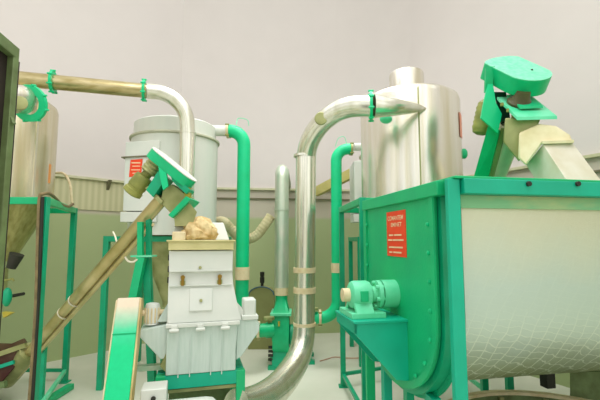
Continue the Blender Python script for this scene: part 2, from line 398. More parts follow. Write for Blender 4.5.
def tank_stand(label, xs, ys, z):
    st = thing('tank_stand', label, 'stand', (sum(xs) / 2, sum(ys) / 2, 0), 'green tank stands')
    c = [V((xs[0], ys[0], 0)), V((xs[1], ys[0], 0)), V((xs[1], ys[1], 0)), V((xs[0], ys[1], 0))]
    for p in c:
        MB().beam(p, p + Z * z, .055, .055, up=X).build('leg', GREEND, st, bevel=.003)
    for i in range(4):
        p, q = c[i], c[(i + 1) % 4]; d = (q - p).normalized() * .028
        MB().beam(p + d + Z * (z - .03), q - d + Z * (z - .03), .055, .055).build('top_rail', GREEND, st, bevel=.003)
    return st
tank_stand('green tube stand under the large filter tank behind the grinder', (P(107, 240, 4.06).x, -.88), (4.06, 4.98), 1.49)
tank_stand('green tube stand at the back right, under the second filter tank', (P(360, 240, 4.75).x, 1.74), (4.78, 5.65), 1.49)

# ------------------------------------------------------------------ green air pipes
def pipe_thing(label, A, top, bot, end, y, r, side):
    t = thing('air_pipe', label, 'pipe', (top.x, top.y, bot.z), 'green air pipes')
    return t
# left pipe
yp = 4.5
gx = P(243.3, 200, yp).x
zt_ = P(0, 131, yp).z; zb_ = P(0, 331, yp + .05).z
GP1 = thing('air_pipe', 'bright green air pipe rising beside the large filter tank', 'pipe', (gx, yp, zb_), 'bright green air pipes')
xs = P(228, 131, yp).x
up_ = arc([V((xs, yp, zt_)), V((gx, yp, zt_)), V((gx, yp, P(0, 268, yp).z))], .17, 12)
MB().tube(up_, .074, 28).build('upper_pipe', GREENP, GP1)
MB().cyl(V((gx, yp, P(0, 279.5, yp).z)), V((gx, yp, P(0, 267, yp).z)), .081).build('coupling_sleeve', CREAM, GP1)
lo_ = arc([V((gx, yp, P(0, 279, yp).z)), V((gx, yp, zb_)), V((P(272, 331, yp).x, yp + .12, zb_))], .2, 12)
MB().tube(lo_, .074, 28).build('lower_pipe', GREEN, GP1)
flange(GP1, V((xs, yp, zt_)), X, .06, .085, .025, CREAM, 4, OLIVE)
flange(GP1, V((P(258, 331, yp).x, yp + .07, zb_)), X, .07, .1, .03, CREAM, 4, OLIVE)
MB().tube(spline([V((xs + .1, yp - .05, zt_ + .06)), V((xs + .12, yp, zt_ + .15)), V((xs + .22, yp, zt_ + .13)), V((xs + .24, yp, zt_ + .06))]), .004, 6).build('wire_loop', GREENL, GP1)
# right pipe
yp2 = 4.75
gx2 = P(336.5, 200, yp2).x
zt2 = P(0, 149, yp2).z; zb2 = P(0, 318, yp2).z
GP2 = thing('air_pipe', 'bright green air pipe between the large chrome duct and the right cyclone', 'pipe', (gx2, yp2, zb2), 'bright green air pipes')
up2 = arc([V((P(351.5, 149, yp2).x, yp2, zt2)), V((gx2, yp2, zt2)), V((gx2, yp2, P(0, 264, yp2).z))], .15, 12)
MB().tube(up2, .066, 28).build('upper_pipe', GREENP, GP2)
MB().cyl(V((gx2, yp2, P(0, 272.5, yp2).z)), V((gx2, yp2, P(0, 263, yp2).z)), .072).build('coupling_sleeve', CREAM, GP2)
lo2 = arc([V((gx2, yp2, P(0, 272, yp2).z)), V((gx2, yp2, zb2)), V((P(312, 318, yp2).x, yp2 + .02, zb2))], .2, 12)
MB().tube(lo2, .068, 28).build('lower_pipe', GREENP, GP2)
flange(GP2, V((P(351.5, 149, yp2).x, yp2, zt2)), X, .05, .08, .025, OLIVEG, 4, OLIVE)
flange(GP2, V((P(320, 318, yp2).x, yp2 + .012, zb2)), X, .066, .095, .025, CREAM, 4, OLIVE)
MB().lathe(V((P(314, 313, yp2).x, yp2 - .02, zb2 + .1)), Z, [(.012, -.04), (.012, 0), (.05, 0), (.05, .02), (.01, .02)], 16).build('valve_disc', OLIVEG, GP2)
MB().tube(spline([V((gx2 - .01, yp2, zt2 + .03)), V((gx2 + .03, yp2, zt2 + .13)), V((gx2 + .1, yp2, zt2 + .15)), V((gx2 + .13, yp2, zt2 + .06))]), .004, 6).build('wire_loop', GREENL, GP2)

# ------------------------------------------------------------------ blowers
def blower(label, px, y, dtop, vis):
    cx = P(px, 330, y).x
    t = thing('blower', label, 'blower', (cx, y, 0), 'green centrifugal blowers')
    w = .19; zc_ = .33
    poly = []
    for k in range(29):
        a = 2 * math.pi * k / 28 * .78 - .5
        rr = .245 + .03 * k / 28
        poly.append(V((cx - w / 2, y - rr * math.cos(a) * 1.0, zc_ + rr * math.sin(a))))
    prof = [V((cx - w / 2, y - .2, .585)), V((cx - w / 2, y - .24, .33)), V((cx - w / 2, y - .21, .2)), V((cx - w / 2, y - .12, .105)), V((cx - w / 2, y, .075)), V((cx - w / 2, y + .14, .105)), V((cx - w / 2, y + .23, .2)), V((cx - w / 2, y + .26, .33)), V((cx - w / 2, y + .23, .46)), V((cx - w / 2, y + .14, .54)), V((cx - w / 2, y + .08, .585))]
    MB().prism(prof, X * w).build('casing', GREEN, t, bevel=.004)
    zf = .6
    MB().box((cx, y - .06, zf), w + .05, .34, .03).build('outlet_flange', GREENL, t, bevel=.003)
    # transition rectangle -> round
    n = 24; r0 = []; r1 = []
    for j in range(n):
        a = 2 * math.pi * j / n; ca, sa = math.cos(a), math.sin(a); m = max(abs(ca), abs(sa))
        r0.append(V((cx + ca / m * w * .5, y - .06 + sa / m * .14, zf + .01)))
        r1.append(V((cx + ca * .072, y - .06 + sa * .072, zf + .14)))
    r2 = [p + Z * .07 for p in r1]
    MB().loft([r0, r1, r2]).build('transition', GREEN, t)
    MB().cyl((cx, y - .06, zf + .2), (cx, y - .06, zf + .29), .082).build('coupling_sleeve', CREAM, t)
    for s in (-1, 1):
        MB().box((cx - .005, y - .06 + s * .16, .02), .27, .07, .04).build('foot_rail', GREEND, t)
        MB().prism([V((cx - w / 2, y - .06 + s * .16 - .02, .03)), V((cx + w / 2, y - .06 + s * .16 - .02, .03)), V((cx + w / 2, y - .06 + s * .1 - .02, .2)), V((cx - w / 2, y - .06 + s * .1 - .02, .2))], Y * .04).build('foot_bracket', GREEND, t)
    if vis: MB().lathe((cx - w / 2 - .09, y, zc_ + .05), X, [(.09, 0), (.09, .07), (.13, .075), (.13, .095)], 24).build('inlet_collar', GREEN, t)
    if vis: MB().lathe((cx + w / 2, y, zc_), X, [(.11, 0), (.12, .01), (.12, .05), (.09, .06)], 24).build('motor_end', GREEND, t)
    if vis:
        for k in range(4):
            z = .1 + k * .045
            MB().cyl((cx - w / 2 - .045, y - .2, z), (cx - w / 2 + .01, y - .2, z), .016, n=10).build('spring_bolt', BLACK, t)
        lab = MB().box((P(281.5, 0, y).x, y - .2255, .5), .02, .01, .055).build('yellow_label', YELLOW, t)
    dt = thing('exhaust_duct', dtop, 'duct', (cx, y - .06, zf + .3), 'galvanised exhaust ducts')
    MB().tube(arc([V((cx, y - .06, zf + .29)), V((cx, y - .06, P(0, 171, y).z)), V((cx, wy(cx) - .12, P(0, 171, y).z))], .1, 8), .084, 24).build('duct_pipe', GALV, dt)
    tor(MB(), (cx, y - .06, P(0, 210, y).z), Z, .08, .092, .03).build('joint_ring', GALV, dt)
    return t
blower('green centrifugal blower with yellow label, left of the large chrome duct', 281.5, 4.9, 'pale galvanised duct with rounded top rising from the labelled blower', True)
blower('green centrifugal blower hidden behind the large chrome duct, one foot showing', 303.5, 5.1, 'galvanised duct hidden straight behind the large chrome duct', False)
# valve lever disc at pipe one
MB().lathe(V((P(269, 326, 4.62).x, 4.62, zb_ + .11)), Z, [(.015, -.05), (.015, 0), (.06, 0), (.06, .03), (.02, .032)], 18).build('valve_disc', OLIVEG, GP1)

# ------------------------------------------------------------------ grey bin against the wall
yb3 = 5.6
bcx = P(262, 300, yb3).x
bn = thing('grey_bin', 'round-topped grey bin with a blue rim and black knob by the wall', 'bin', (bcx, yb3, 0))
hw = .17; zt3 = P(0, 286, yb3).z
prof = [V((bcx - hw, yb3 - .1, 0)), V((bcx + hw, yb3 - .1, 0))] + [V((bcx + hw * math.cos(a), yb3 - .1, zt3 - .11 + .11 * math.sin(a))) for a in [math.pi * k / 14 for k in range(15)]]
MB().prism(prof, Y * .2).build('body', GREYBIN, bn)
MB().tube([V((bcx + hw * math.cos(a), yb3 - .1, zt3 - .11 + .11 * math.sin(a))) for a in [math.pi * k / 14 for k in range(15)]], .008, 8).build('rim', BLUE, bn)
MB().lathe((bcx, yb3, zt3 - .01), Z, [(.02, 0), (.02, .05), (.032, .055), (.032, .13), (.022, .135), (.03, .15), (.03, .2), (.01, .205)], 14).build('knob', BLACK, bn)

# ------------------------------------------------------------------ corrugated hose behind the left green pipe
hp = spline([P(211, 227, 4.86), P(217, 222, 4.84), P(224, 222, 4.78), P(231, 229, 4.8), P(239, 237, 4.8), P(248, 239, 4.8), P(257, 235, 4.8), P(264, 226, 4.8), P(271, 216, 4.82)], 14)
rr = [.058 + .0025 * math.sin(i * 1.6) for i in range(len(hp))]
tag(MB().tube(hp, rr, 18).build('flexible_hose', TAN, origin=hp[-1]), 'tan flexible hose dipping behind the left green air pipe', 'hose')

# ------------------------------------------------------------------ large chrome duct
ld = thing('chrome_duct', 'large polished chrome duct curving over and down to the floor', 'duct', P(304, 325, 3.6))
yv = 3.6; xv = P(304.5, 240, yv).x; rv = .092
ptop = P(374, 106, 3.16)
ctop = [ptop, P(362, 106, 3.2), P(350, 107, 3.26), P(338, 111, 3.33), P(326, 119, 3.40), P(316, 130, 3.47), P(309, 143, 3.54), P(306, 156, 3.6)]
MB().tube(spline(ctop, 6), .088, 28).build('upper_elbow', CHROME, ld)
MB().tube([P(306, 155, yv), V((xv - .003, yv, P(0, 325, yv).z))], rv, 28).build('vertical_pipe', CHROME, ld)
lowp = [V((xv - .003, yv, P(0, 324, yv).z)), P(303, 340, 3.58), P(299, 356, 3.5), P(291, 371, 3.36), P(279, 386, 3.18), P(264, 398, 2.98), P(248, 405, 2.82), P(236, 407, 2.72)]
MB().tube(spline(lowp, 6), [.094 + .018 * min(1, i / 30) for i in range(43)], 28).build('lower_elbow', CHROME, ld)
for py, hh, m in [(156, .02, CHROME), (270, .045, CREAM), (290, .05, CREAM), (324, .025, CREAM)]:
    q = P(305, py, yv); tor(MB(), V((xv, yv, q.z)), Z, rv - .005, rv + .008, hh).build('joint_band', m, ld)
tn = (P(318, 122, 3.46) - P(326, 112, 3.40)).normalized()
hc = P(321, 118.5, 3.33)
MB().lathe(hc, V((-.1, -1, -.1)), [(.055, -.02), (.055, .008), (.05, .014), (.001, .014)], 24).build('inspection_hatch', OLIVEG, ld)
flange(ld, P(371, 106, 3.17), X + Y * -.15, .086, .118, .022, GREENP, 8)

# ------------------------------------------------------------------ right cyclone
CY2, c2 = cyclone('cyclone', 'tall polished steel cyclone with top chimney, behind the mixing trough', 1.08, 3.86, .475, 2.84, 1.78, 1.02, .12)
MB().lathe(c2 + V((-.03, -.05, 0)), Z, [(.165, 2.8), (.165, 3.065), (.157, 3.085), (.01, 3.09)], 40).build('chimney', CHROMEC, CY2)
tor(MB(), c2 + V((-.03, -.05, 2.875)), Z, .165, .2, .02).build('chimney_collar', CHROMEC, CY2)
# tangential inlet: round to a flattened point
rings = []
for k in range(9):
    f = k / 8
    cpt = P(374 + 52 * f, 106 + 2.5 * f, 3.16 + .22 * f - .06 * math.sin(math.pi * f))
    a_, b_ = .088 * (1 - f) ** .5 + .004, .088 * (1 - f) ** .62 + .008
    rings.append([cpt + V((0, math.cos(2 * math.pi * j / 24) * a_, math.sin(2 * math.pi * j / 24) * b_)) for j in range(24)])
MB().loft(rings).build('inlet_cone', CHROME, CY2)
MB().ball(P(386, 119, 3.36), .055, ax=(1, .6, .75)).build('inlet_bracket', GREENL, CY2)
def on_cyl(c, r, px, z):
    # nearest point of cylinder on the view ray with given pixel column
    k = (px - 300) / F * 1.0
    # X = k*Yd (approx, ignoring pitch), solve
    A = k * k + 1; B = -2 * (k * c.x + c.y); C = c.x ** 2 + c.y ** 2 - r * r
    D = max(B * B - 4 * A * C, 0); y = (-B - math.sqrt(D)) / (2 * A); return V((k * y, y, z))
s0 = on_cyl(c2, .477, 422, 0); dn = (s0 - V((c2.x, c2.y, 0))).normalized()
MB().beam(s0 + Z * 1.8, s0 + Z * 2.79, .012, .006, up=dn).build('seam_strip', OLIVEG, CY2)
pts = []
for an in (R(-38), R(-30), R(-22)):
    pts.append(V((c2.x + .48 * math.cos(an), c2.y + .48 * math.sin(an), 0)))
zs0, zs1 = 2.39, 2.62
mbs = MB(); mbs.add([p + Z * zs0 for p in pts] + [p + Z * zs1 for p in pts], [(0, 1, 4, 3), (1, 2, 5, 4)])
mbs.build('red_sticker', mat('faded_red', (244, 150, 120), rough=.5), CY2)
MB().ball(V((c2.x + .49 * math.cos(R(-18)), c2.y + .49 * math.sin(R(-18)), 2.26)), .05, ax=(.7, .5, 1)).build('clamp_knob', GREEN, CY2)

# ------------------------------------------------------------------ mixing trough
A0 = V((.677, 1.82, 0)); MU = V((.982, .19, 0)).normalized(); MV = V((-.19, .982, 0)).normalized()
W = 1.13; L = 2.25; ZT = 1.73
def M(u, v, z): return A0 + MU * u + MV * v + Z * z
MX = thing('mixing_trough', 'big green framed mixing trough with foil-wrapped body at the right', 'mixer', (A0.x, A0.y, 0))
fr = (MU, MV, Z)
for (u, v) in ((.024, .0), (.024, W - .03), (L, 0), (L, W - .03)):
    MB().box(M(u, v, ZT / 2), .062, .03, ZT - .0, fr).build('corner_post', GREENM if u > 1 or v > .5 else TEAL, MX, bevel=.004)
MB().box(M(.0, W / 2, ZT - .035), .05, W - .1, .07, fr).build('end_rail', GREENM, MX, bevel=.004)
MB().box(M(L, W / 2, ZT - .035), .05, W - .1, .07, fr).build('end_rail', GREENM, MX, bevel=.004)
MB().box(M(L / 2 + .05, -.01, ZT - .035), L - .02, .06, .07, fr).build('side_rail', TEAL, MX, bevel=.004)
MB().box(M(L / 2 + .05, W - .03, ZT - .035), L - .02, .06, .07, fr).build('side_rail', TEAL, MX, bevel=.004)
MB().box(M(L / 2 + .03, W / 2, ZT + .006), L + .02, W + .06, .012, fr).build('cover_sheet', GREENM, MX, bevel=.003)
def u_profile(vc, half, zc, zlow, ztop, u, n=28):
    pts = [M(u, vc + half, ztop)]
    for k in range(n + 1):
        a = math.pi * k / n
        pts.append(M(u, vc + half * math.cos(a), zc - (zc - zlow) * math.sin(a) ** .92))
    pts.append(M(u, vc - half, ztop)); return pts
vc = .592; half = .466
MB().prism(u_profile(vc, half, 1.06, .64, ZT - .07, -.005), MU * .02).build('end_plate', GREENM, MX)
# rim flange (second plate edge set back)
def u_band(vc, h0, h1, zc, zl0, zl1, zt, u, th):
    a = u_profile(vc, h0, zc, zl0, zt, u); b = u_profile(vc, h1, zc, zl1, zt, u)
    mb = MB(); n = len(a)
    mb.loft([a, b, [p + MU * th for p in b], [p + MU * th for p in a], a], False, False, closed=False)
    return mb
u_band(vc, half - .025, half + .012, 1.06, .67, .63, ZT - .07, -.016, .012).build('plate_rim', GREENM, MX)
MB().prism(u_profile(vc, half + .03, 1.06, .60, ZT - .07, .02), MU * .055).build('trough_shell', GREEND, MX)
u_band(vc, half + .03, half + .055, 1.06, .60, .575, ZT - .07, .07, .015).build('rear_rim', GREEND, MX)
# trough body in foil
FOIL = bpy.data.materials.new('crinkled_foil'); FOIL.use_nodes = True
nt = FOIL.node_tree; b = nt.nodes['Principled BSDF']; b.inputs['Roughness'].default_value = .42; b.inputs['Metallic'].default_value = .35
tc = nt.nodes.new('ShaderNodeTexCoord'); sp = nt.nodes.new('ShaderNodeSeparateXYZ'); nt.links.new(tc.outputs['Object'], sp.inputs[0])
nz = nt.nodes.new('ShaderNodeTexNoise'); nz.inputs['Scale'].default_value = 3; nz.inputs['Detail'].default_value = 5; nt.links.new(tc.outputs['Object'], nz.inputs['Vector'])
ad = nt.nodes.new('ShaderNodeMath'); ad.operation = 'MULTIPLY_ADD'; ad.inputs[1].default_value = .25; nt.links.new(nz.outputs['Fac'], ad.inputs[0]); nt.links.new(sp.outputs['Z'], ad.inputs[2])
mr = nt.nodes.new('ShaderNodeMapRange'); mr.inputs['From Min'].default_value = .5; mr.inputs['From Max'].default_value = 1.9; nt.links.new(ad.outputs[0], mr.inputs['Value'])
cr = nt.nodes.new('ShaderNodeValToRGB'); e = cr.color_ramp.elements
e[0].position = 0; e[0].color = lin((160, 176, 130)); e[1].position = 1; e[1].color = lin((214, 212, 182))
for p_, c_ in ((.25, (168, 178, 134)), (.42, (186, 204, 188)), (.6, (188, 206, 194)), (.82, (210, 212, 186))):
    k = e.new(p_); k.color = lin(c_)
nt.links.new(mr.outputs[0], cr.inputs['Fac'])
mp = nt.nodes.new('ShaderNodeMapping'); mp.inputs['Rotation'].default_value = (0, 0, -math.atan2(MU.y, MU.x)); mp.inputs['Scale'].default_value = (13, 13, 42)
nt.links.new(tc.outputs['Object'], mp.inputs['Vector'])
def creases(rot, scale, dist, th):
    m1 = nt.nodes.new('ShaderNodeMapping'); m1.inputs['Rotation'].default_value = rot
    nt.links.new(tc.outputs['Object'], m1.inputs['Vector'])
    wv = nt.nodes.new('ShaderNodeTexWave'); wv.bands_direction = 'X'; wv.inputs['Scale'].default_value = scale
    wv.inputs['Distortion'].default_value = dist; wv.inputs['Detail'].default_value = 2; wv.inputs['Detail Scale'].default_value = 1.2
    nt.links.new(m1.outputs[0], wv.inputs['Vector'])
    r_ = nt.nodes.new('ShaderNodeMapRange'); r_.inputs['From Min'].default_value = th; r_.inputs['From Max'].default_value = 1
    nt.links.new(wv.outputs['Fac'], r_.inputs['Value']); return r_
k1 = creases((0, R(-28), 0), 5.0, 3.0, .965); k2 = creases((0, R(84), R(-20)), 11.0, 4.5, .95)
lt = nt.nodes.new('ShaderNodeMath'); lt.operation = 'MAXIMUM'
nt.links.new(k1.outputs[0], lt.inputs[0]); nt.links.new(k2.outputs[0], lt.inputs[1])
zm = nt.nodes.new('ShaderNodeMapRange'); zm.inputs['From Min'].default_value = 1.12; zm.inputs['From Max'].default_value = .86; zm.inputs['To Min'].default_value = .08; zm.inputs['To Max'].default_value = 1.0
nt.links.new(sp.outputs['Z'], zm.inputs['Value'])
ml = nt.nodes.new('ShaderNodeMath'); ml.operation = 'MULTIPLY'; nt.links.new(lt.outputs[0], ml.inputs[0]); nt.links.new(zm.outputs[0], ml.inputs[1])
mx = nt.nodes.new('ShaderNodeMix'); mx.data_type = 'RGBA'; nt.links.new(ml.outputs[0], mx.inputs[0]); nt.links.new(cr.outputs['Color'], mx.inputs[6]); mx.inputs[7].default_value = lin((224, 234, 214))
nt.links.new(mx.outputs[2], b.inputs['Base Color'])
nb = nt.nodes.new('ShaderNodeTexNoise'); nb.inputs['Scale'].default_value = 60; nb.inputs['Detail'].default_value = 5; nt.links.new(tc.outputs['Object'], nb.inputs['Vector'])
bp = nt.nodes.new('ShaderNodeBump'); bp.inputs['Strength'].default_value = .3; bp.inputs['Distance'].default_value = .005
nt.links.new(nb.outputs['Fac'], bp.inputs['Height'])
bp2 = nt.nodes.new('ShaderNodeBump'); bp2.inputs['Strength'].default_value = .2; bp2.inputs['Distance'].default_value = .008
nt.links.new(ml.outputs[0], bp2.inputs['Height']); nt.links.new(bp.outputs['Normal'], bp2.inputs['Normal'])
nt.links.new(bp2.outputs['Normal'], b.inputs['Normal'])
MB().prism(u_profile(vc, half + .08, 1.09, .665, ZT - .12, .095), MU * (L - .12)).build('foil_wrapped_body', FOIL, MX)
STAIN = mat('stained_pale_green', (128, 190, 140), (206, 198, 140), rough=.5, scale=3, lo=.45, hi=.75, stretch=(1, 1, 3))
MB().box(M(L / 2 + .05, .04, ZT - .10), L - .06, .03, .06, fr).build('stained_strip', STAIN, MX)
for px in (528, 577):
    q = PP(px, 184, M(0, -.04, 0), MV)
    MB().cyl(q, q - MV * .012, .012, n=10).build('rail_screw', BLACK, MX)
# bolts round the end plate
prof = u_profile(vc, half - .04, 1.06, .68, ZT - .12, -.022, 40)
acc = 0; last = prof[0]; dist = []
tot = sum((prof[i + 1] - prof[i]).length for i in range(len(prof) - 1)); step = tot / 17
want = step * .4
for i in range(len(prof) - 1):
    seg = (prof[i + 1] - prof[i]).length
    while acc + seg >= want:
        f = (want - acc) / seg; q = prof[i].lerp(prof[i + 1], f)
        MB().lathe(q + MU * .01, -MU, [(.012, 0), (.012, .008), (.007, .012), (.001, .013)], 10).build('bolt', GREEN, MX)
        want += step
    acc += seg
# name plate on the end plate
o_ = M(-.012, 0, 0)
def vz(px, py):
    q = PP(px, py, o_, MU) - A0; return q.dot(MV), q.z
v0, za = vz(386, 213); v1, zb1 = vz(404.5, 209); _, zc1 = vz(404.5, 257.5); _, zd1 = vz(386, 255.5)
ztop_, zbot_ = (za + zb1) / 2, (zc1 + zd1) / 2
pl = MB().prism([M(-.009, v0, zbot_), M(-.009, v1, zbot_), M(-.009, v1, ztop_), M(-.009, v0, ztop_)], MU * .006).build('name_plate', RED, MX)
wv_ = abs(v0 - v1); hv = ztop_ - zbot_
tm = MB()
text(tm, 'COMANTEM', M(-.0105, v0 - wv_ * .08, zbot_ + hv * .80), -MV, Z, hv * .10, wv_ * .82)
tm.build('lettering', LETTER, pl, smooth=False)
tm = MB()
text(tm, 'EMINET', M(-.0105, v0 - wv_ * .26, zbot_ + hv * .655), -MV, Z, hv * .09, wv_ * .56)
tm.build('lettering', LETTER, pl, smooth=False)
for zf, segs in ((.47, ((.14, .36), (.42, .8))), (.36, ((.08, .3), (.34, .9))), (.2, ((.12, .85),)), (.09, ((.14, .3), (.36, .78)))):
    for s0_, s1_ in segs:
        MB().box(M(-.0105, v0 - wv_ * (s0_ + s1_) / 2, zbot_ + hv * zf), .001, wv_ * (s1_ - s0_), hv * .035, fr).build('text_line', LETTER, pl)
# bracket for the shaft bearing
vg0, vg1, ub, zs = .44, .78, -.305, 1.01
for vv in (vg0, vg1):
    MB().prism([M(-.005, vv, zs), M(ub, vv, zs), M(ub, vv, zs - .06), M(-.075, vv, zs - .31), M(-.005, vv, zs - .32)], MV * .012).build('gusset_plate', TEAL, MX)
MB().box(M(ub / 2, (vg0 + vg1) / 2, zs + .0), -ub + .02, vg1 - vg0 + .02, .014, fr).build('bracket_shelf', TEAL, MX, bevel=.002)
MB().prism([M(ub, vg0, zs), M(ub, vg1, zs), M(ub, vg1, zs - .06), M(ub, vg0, zs - .06)], MU * .012).build('bracket_front', TEAL, MX)
vb = .6; za_ = 1.135
bb = MB().box(M(-.205, vb + .01, zs + .022), .20, .24, .03, fr).build('bearing_base', GREENL, MX, bevel=.003)
MB().lathe(M(-.285, vb, za_), MU, [(.055, 0), (.074, .012), (.08, .03), (.08, .1), (.074, .118), (.055, .13)], 32).build('bearing_housing', GREENL, MX)
for s in (-1, 1):
    MB().prism([M(-.275, vb + s * .05, za_ - .02), M(-.17, vb + s * .05, za_ - .02), M(-.17, vb + s * .11, zs + .035), M(-.275, vb + s * .11, zs + .035)], MV * s * -.035).build('bearing_foot', GREENL, MX, bevel=.004)
MB().box(M(-.22, vb - .08, za_ + .0), .045, .02, .06, fr).build('bearing_plate', GREEN, MX, bevel=.004)
MB().cyl(M(-.325, vb, za_), M(-.28, vb, za_), .038).build('shaft_end', CREAM, MX)
MB().cyl(M(-.17, vb, za_), M(-.09, vb, za_), .045).build('drive_shaft', GREENL, MX)
MB().lathe(M(-.125, vb, za_), MU, [(.05, 0), (.08, .003), (.08, .025), (.05, .026)], 32).build('coupling_disc', GREENL, MX)
MB().lathe(M(-.094, vb, za_), MU, [(.05, 0), (.082, .002), (.082, .09), (.05, .095)], 32).build('coupling_drum', GREENL, MX)
for k in range(6):
    an = k * math.pi / 3 + .3
    q = M(-.14, vb + .066 * math.cos(an), za_ + .066 * math.sin(an))
    MB().cyl(q, q + MU * .055, .011, n=8).build('coupling_bolt', GREENL, MX)
# lower supports
def strut(u, v, zt, w, m=TEAL): MB().box(M(u, v, zt / 2), w, w, zt, fr).build('support_leg', m, MX, bevel=.003)
strut(.06, .9, .82, .055); strut(.45, 1.07, 1.0, .05)
MB().beam(M(.05, .56, .62), M(.05, .56, .0), .045, .045, up=MU).build('support_leg', GREEND, MX)
MB().beam(M(.06, .3, .66), M(.06, .40, .0), .06, .05, up=MU).build('support_leg', TEAL, MX)
# parts hanging under the trough at the right
MB().box(M(1.02, .62, .60), .06, .06, .14, fr).build('hanger_lug', BLACK, MX)
MB().prism([P(570, 372, 2.95), P(680, 372, 2.97), P(680, 415, 2.97), P(575, 415, 2.95), P(570, 400, 2.95)], V((.22, .25, 0))).build('discharge_box', RACK, MX)

# round tub below the trough
tub = thing('round_tub', 'wide round dark tub with a cream rim under the mixing trough', 'tub', (1.45, 2.22, 0))
tc_ = V((1.45, 2.22, 0))
MB().lathe(tc_, Z, [(.70, 0), (.70, .385), (.685, .385), (.685, .02), (.01, .02)], 64).build('wall', RACK, tub)
MB().lathe(tc_, Z, [(.672, .38), (.72, .38), (.72, .4), (.672, .4), (.672, .38)], 64, False, False).build('rim', CREAM, tub)
for an in (95, 118, 70):
    d = V((math.cos(R(an)), math.sin(R(an)), 0))
    MB().beam(tc_ + d * .67 + Z * .02, tc_ + d * .67 + Z * .37, .03, .02, up=d).build('inner_rib', OLIVEG, tub)

# ------------------------------------------------------------------ screw conveyors
def stadium(mb, c, n, Ld, Wd, ls, r, th, seg=14, e0=1, e1=1):
    """slab: straight length ls along Ld, half width r, thickness th along n, centre c"""
    pts = []
    for k in range(seg + 1):
        a = -math.pi / 2 + math.pi * k / seg; pts.append(Ld * (ls / 2 + e1 * r * math.cos(a)) + Wd * r * math.sin(a))
    for k in range(seg + 1):
        a = math.pi / 2 + math.pi * k / seg; pts.append(Ld * (-ls / 2 + e0 * r * math.cos(a)) + Wd * r * math.sin(a))
    return mb.prism([c - n * th / 2 + p for p in pts], n * th)

# right conveyor (behind / above the trough)
RC = thing('screw_conveyor', 'steep screw conveyor with green belt guard, rising behind the mixing trough', 'conveyor', P(490, 300, 3.3), 'screw conveyors')
yr = 2.85
gl = V((.37, -.65, -.66)).normalized(); gw = V((.9, .3, .32)); gw = (gw - gl * gw.dot(gl)).normalized(); gn = gl.cross(gw).normalized()
gc = P(513, 74.5, yr); ta = V((.16, -.62, .77)).normalized()
sl = stadium(MB(), gc, gn, gl, gw, .25, .165, .118, e0=.4, e1=.8).build('belt_guard', GREEN, RC, bevel=.004)
stadium(MB(), gc + gn * .061, gn, gl, gw, .25, .164, .004, e0=.4, e1=.8).build('guard_lid', mat('dusty_guard_green', (132, 216, 180), (96, 206, 160), rough=.5, scale=30), sl)
MB().ball(gc + gn * .064 + gl * .1 + gw * .05, .008).build('lid_screw', BLACK, sl)
# tube
hb = P(513, 125, 2.95)                     # head box centre
td_ = (P(490, 186, 3.3) - hb).normalized(); tbot = hb + td_ * 1.15
MB().tube([hb, tbot], .09, 24).build('auger_tube', mat('pale_tube_steel', (224, 216, 196), (198, 186, 150), rough=.4, metal=.3, scale=4), RC)
sd = X
ra = P(502, 112, 2.86); rb_ = P(470, 190, 3.02)
MB().prism([P(488, 126, 2.86), P(500, 130, 2.86), P(485, 190, 3.1), P(470, 190, 3.1)], V((.02, .03, 0))).build('side_rail', GREEN, RC)
MB().prism([P(501, 128, 2.88), P(506, 128, 2.88), P(490, 190, 3.12), P(485, 190, 3.12)], V((.02, .03, 0))).build('side_strip', OLIVEG, RC)
# motor
mtop = P(487, 104, 3.0); mbot = P(479, 140, 3.05); ax = (mbot - mtop)
MB().lathe(mtop, ax, [(.04, -.03), (.066, 0)] + [(.066 + .006 * (k % 2), .02 + k * .018) for k in range(11)] + [(.06, .225), (.03, .24)], 24).build('motor', OLIVE, RC)
# bracket plates
MB().prism([P(486, 68, 2.8), P(495, 66, 2.8), P(492, 92, 2.84), P(485, 92, 2.84)], Y * .02).build('guard_bracket', GREEN, RC)
MB().prism([P(488, 84, 2.82), P(493, 84, 2.82), P(496, 103, 2.82), P(502, 114, 2.82), P(498, 133, 2.82), P(481, 118, 2.82), P(483, 106, 2.82)], Y * .015).build('motor_plate', GREENP, RC)
MB().prism([P(494, 92, 2.9), P(506, 92, 2.9), P(510, 118, 2.9), P(500, 122, 2.9)], V((.06, .1, 0))).build('dark_backing', mat('shadowed_green_paint', (16, 70, 52), rough=.5), RC)  # dark backing box, shade of the gap behind the bracket put into its colour
# bearing plate
bpn = V((.05, -.42, .9)).normalized()
bp0 = [P(497, 97, 2.85), P(517, 117, 2.62), P(557, 116, 2.62), P(532, 96, 2.87)]
MB().prism(bp0, V((0, 0, -.022))).build('head_plate', GREENL, RC)
MB().prism([P(507, 97, 2.83), P(520, 109, 2.68), P(543, 108, 2.68), P(528, 96, 2.85)], V((0, 0, .018))).build('bearing_plate', GREEN, RC)
MB().lathe(P(519, 104, 2.77), gn, [(.085, -.03), (.085, .02), (.06, .04), (.045, .1)], 20).build('head_bearing', mat('dark_olive_iron', (96, 92, 52), (70, 66, 36)), RC)
for k, (px, py) in enumerate([(502, 103), (508, 109), (513, 115)]):
    MB().cyl(P(px, py, 2.72), P(px, py + 3, 2.72), .012, n=8).build('bolt', OLIVE, RC)
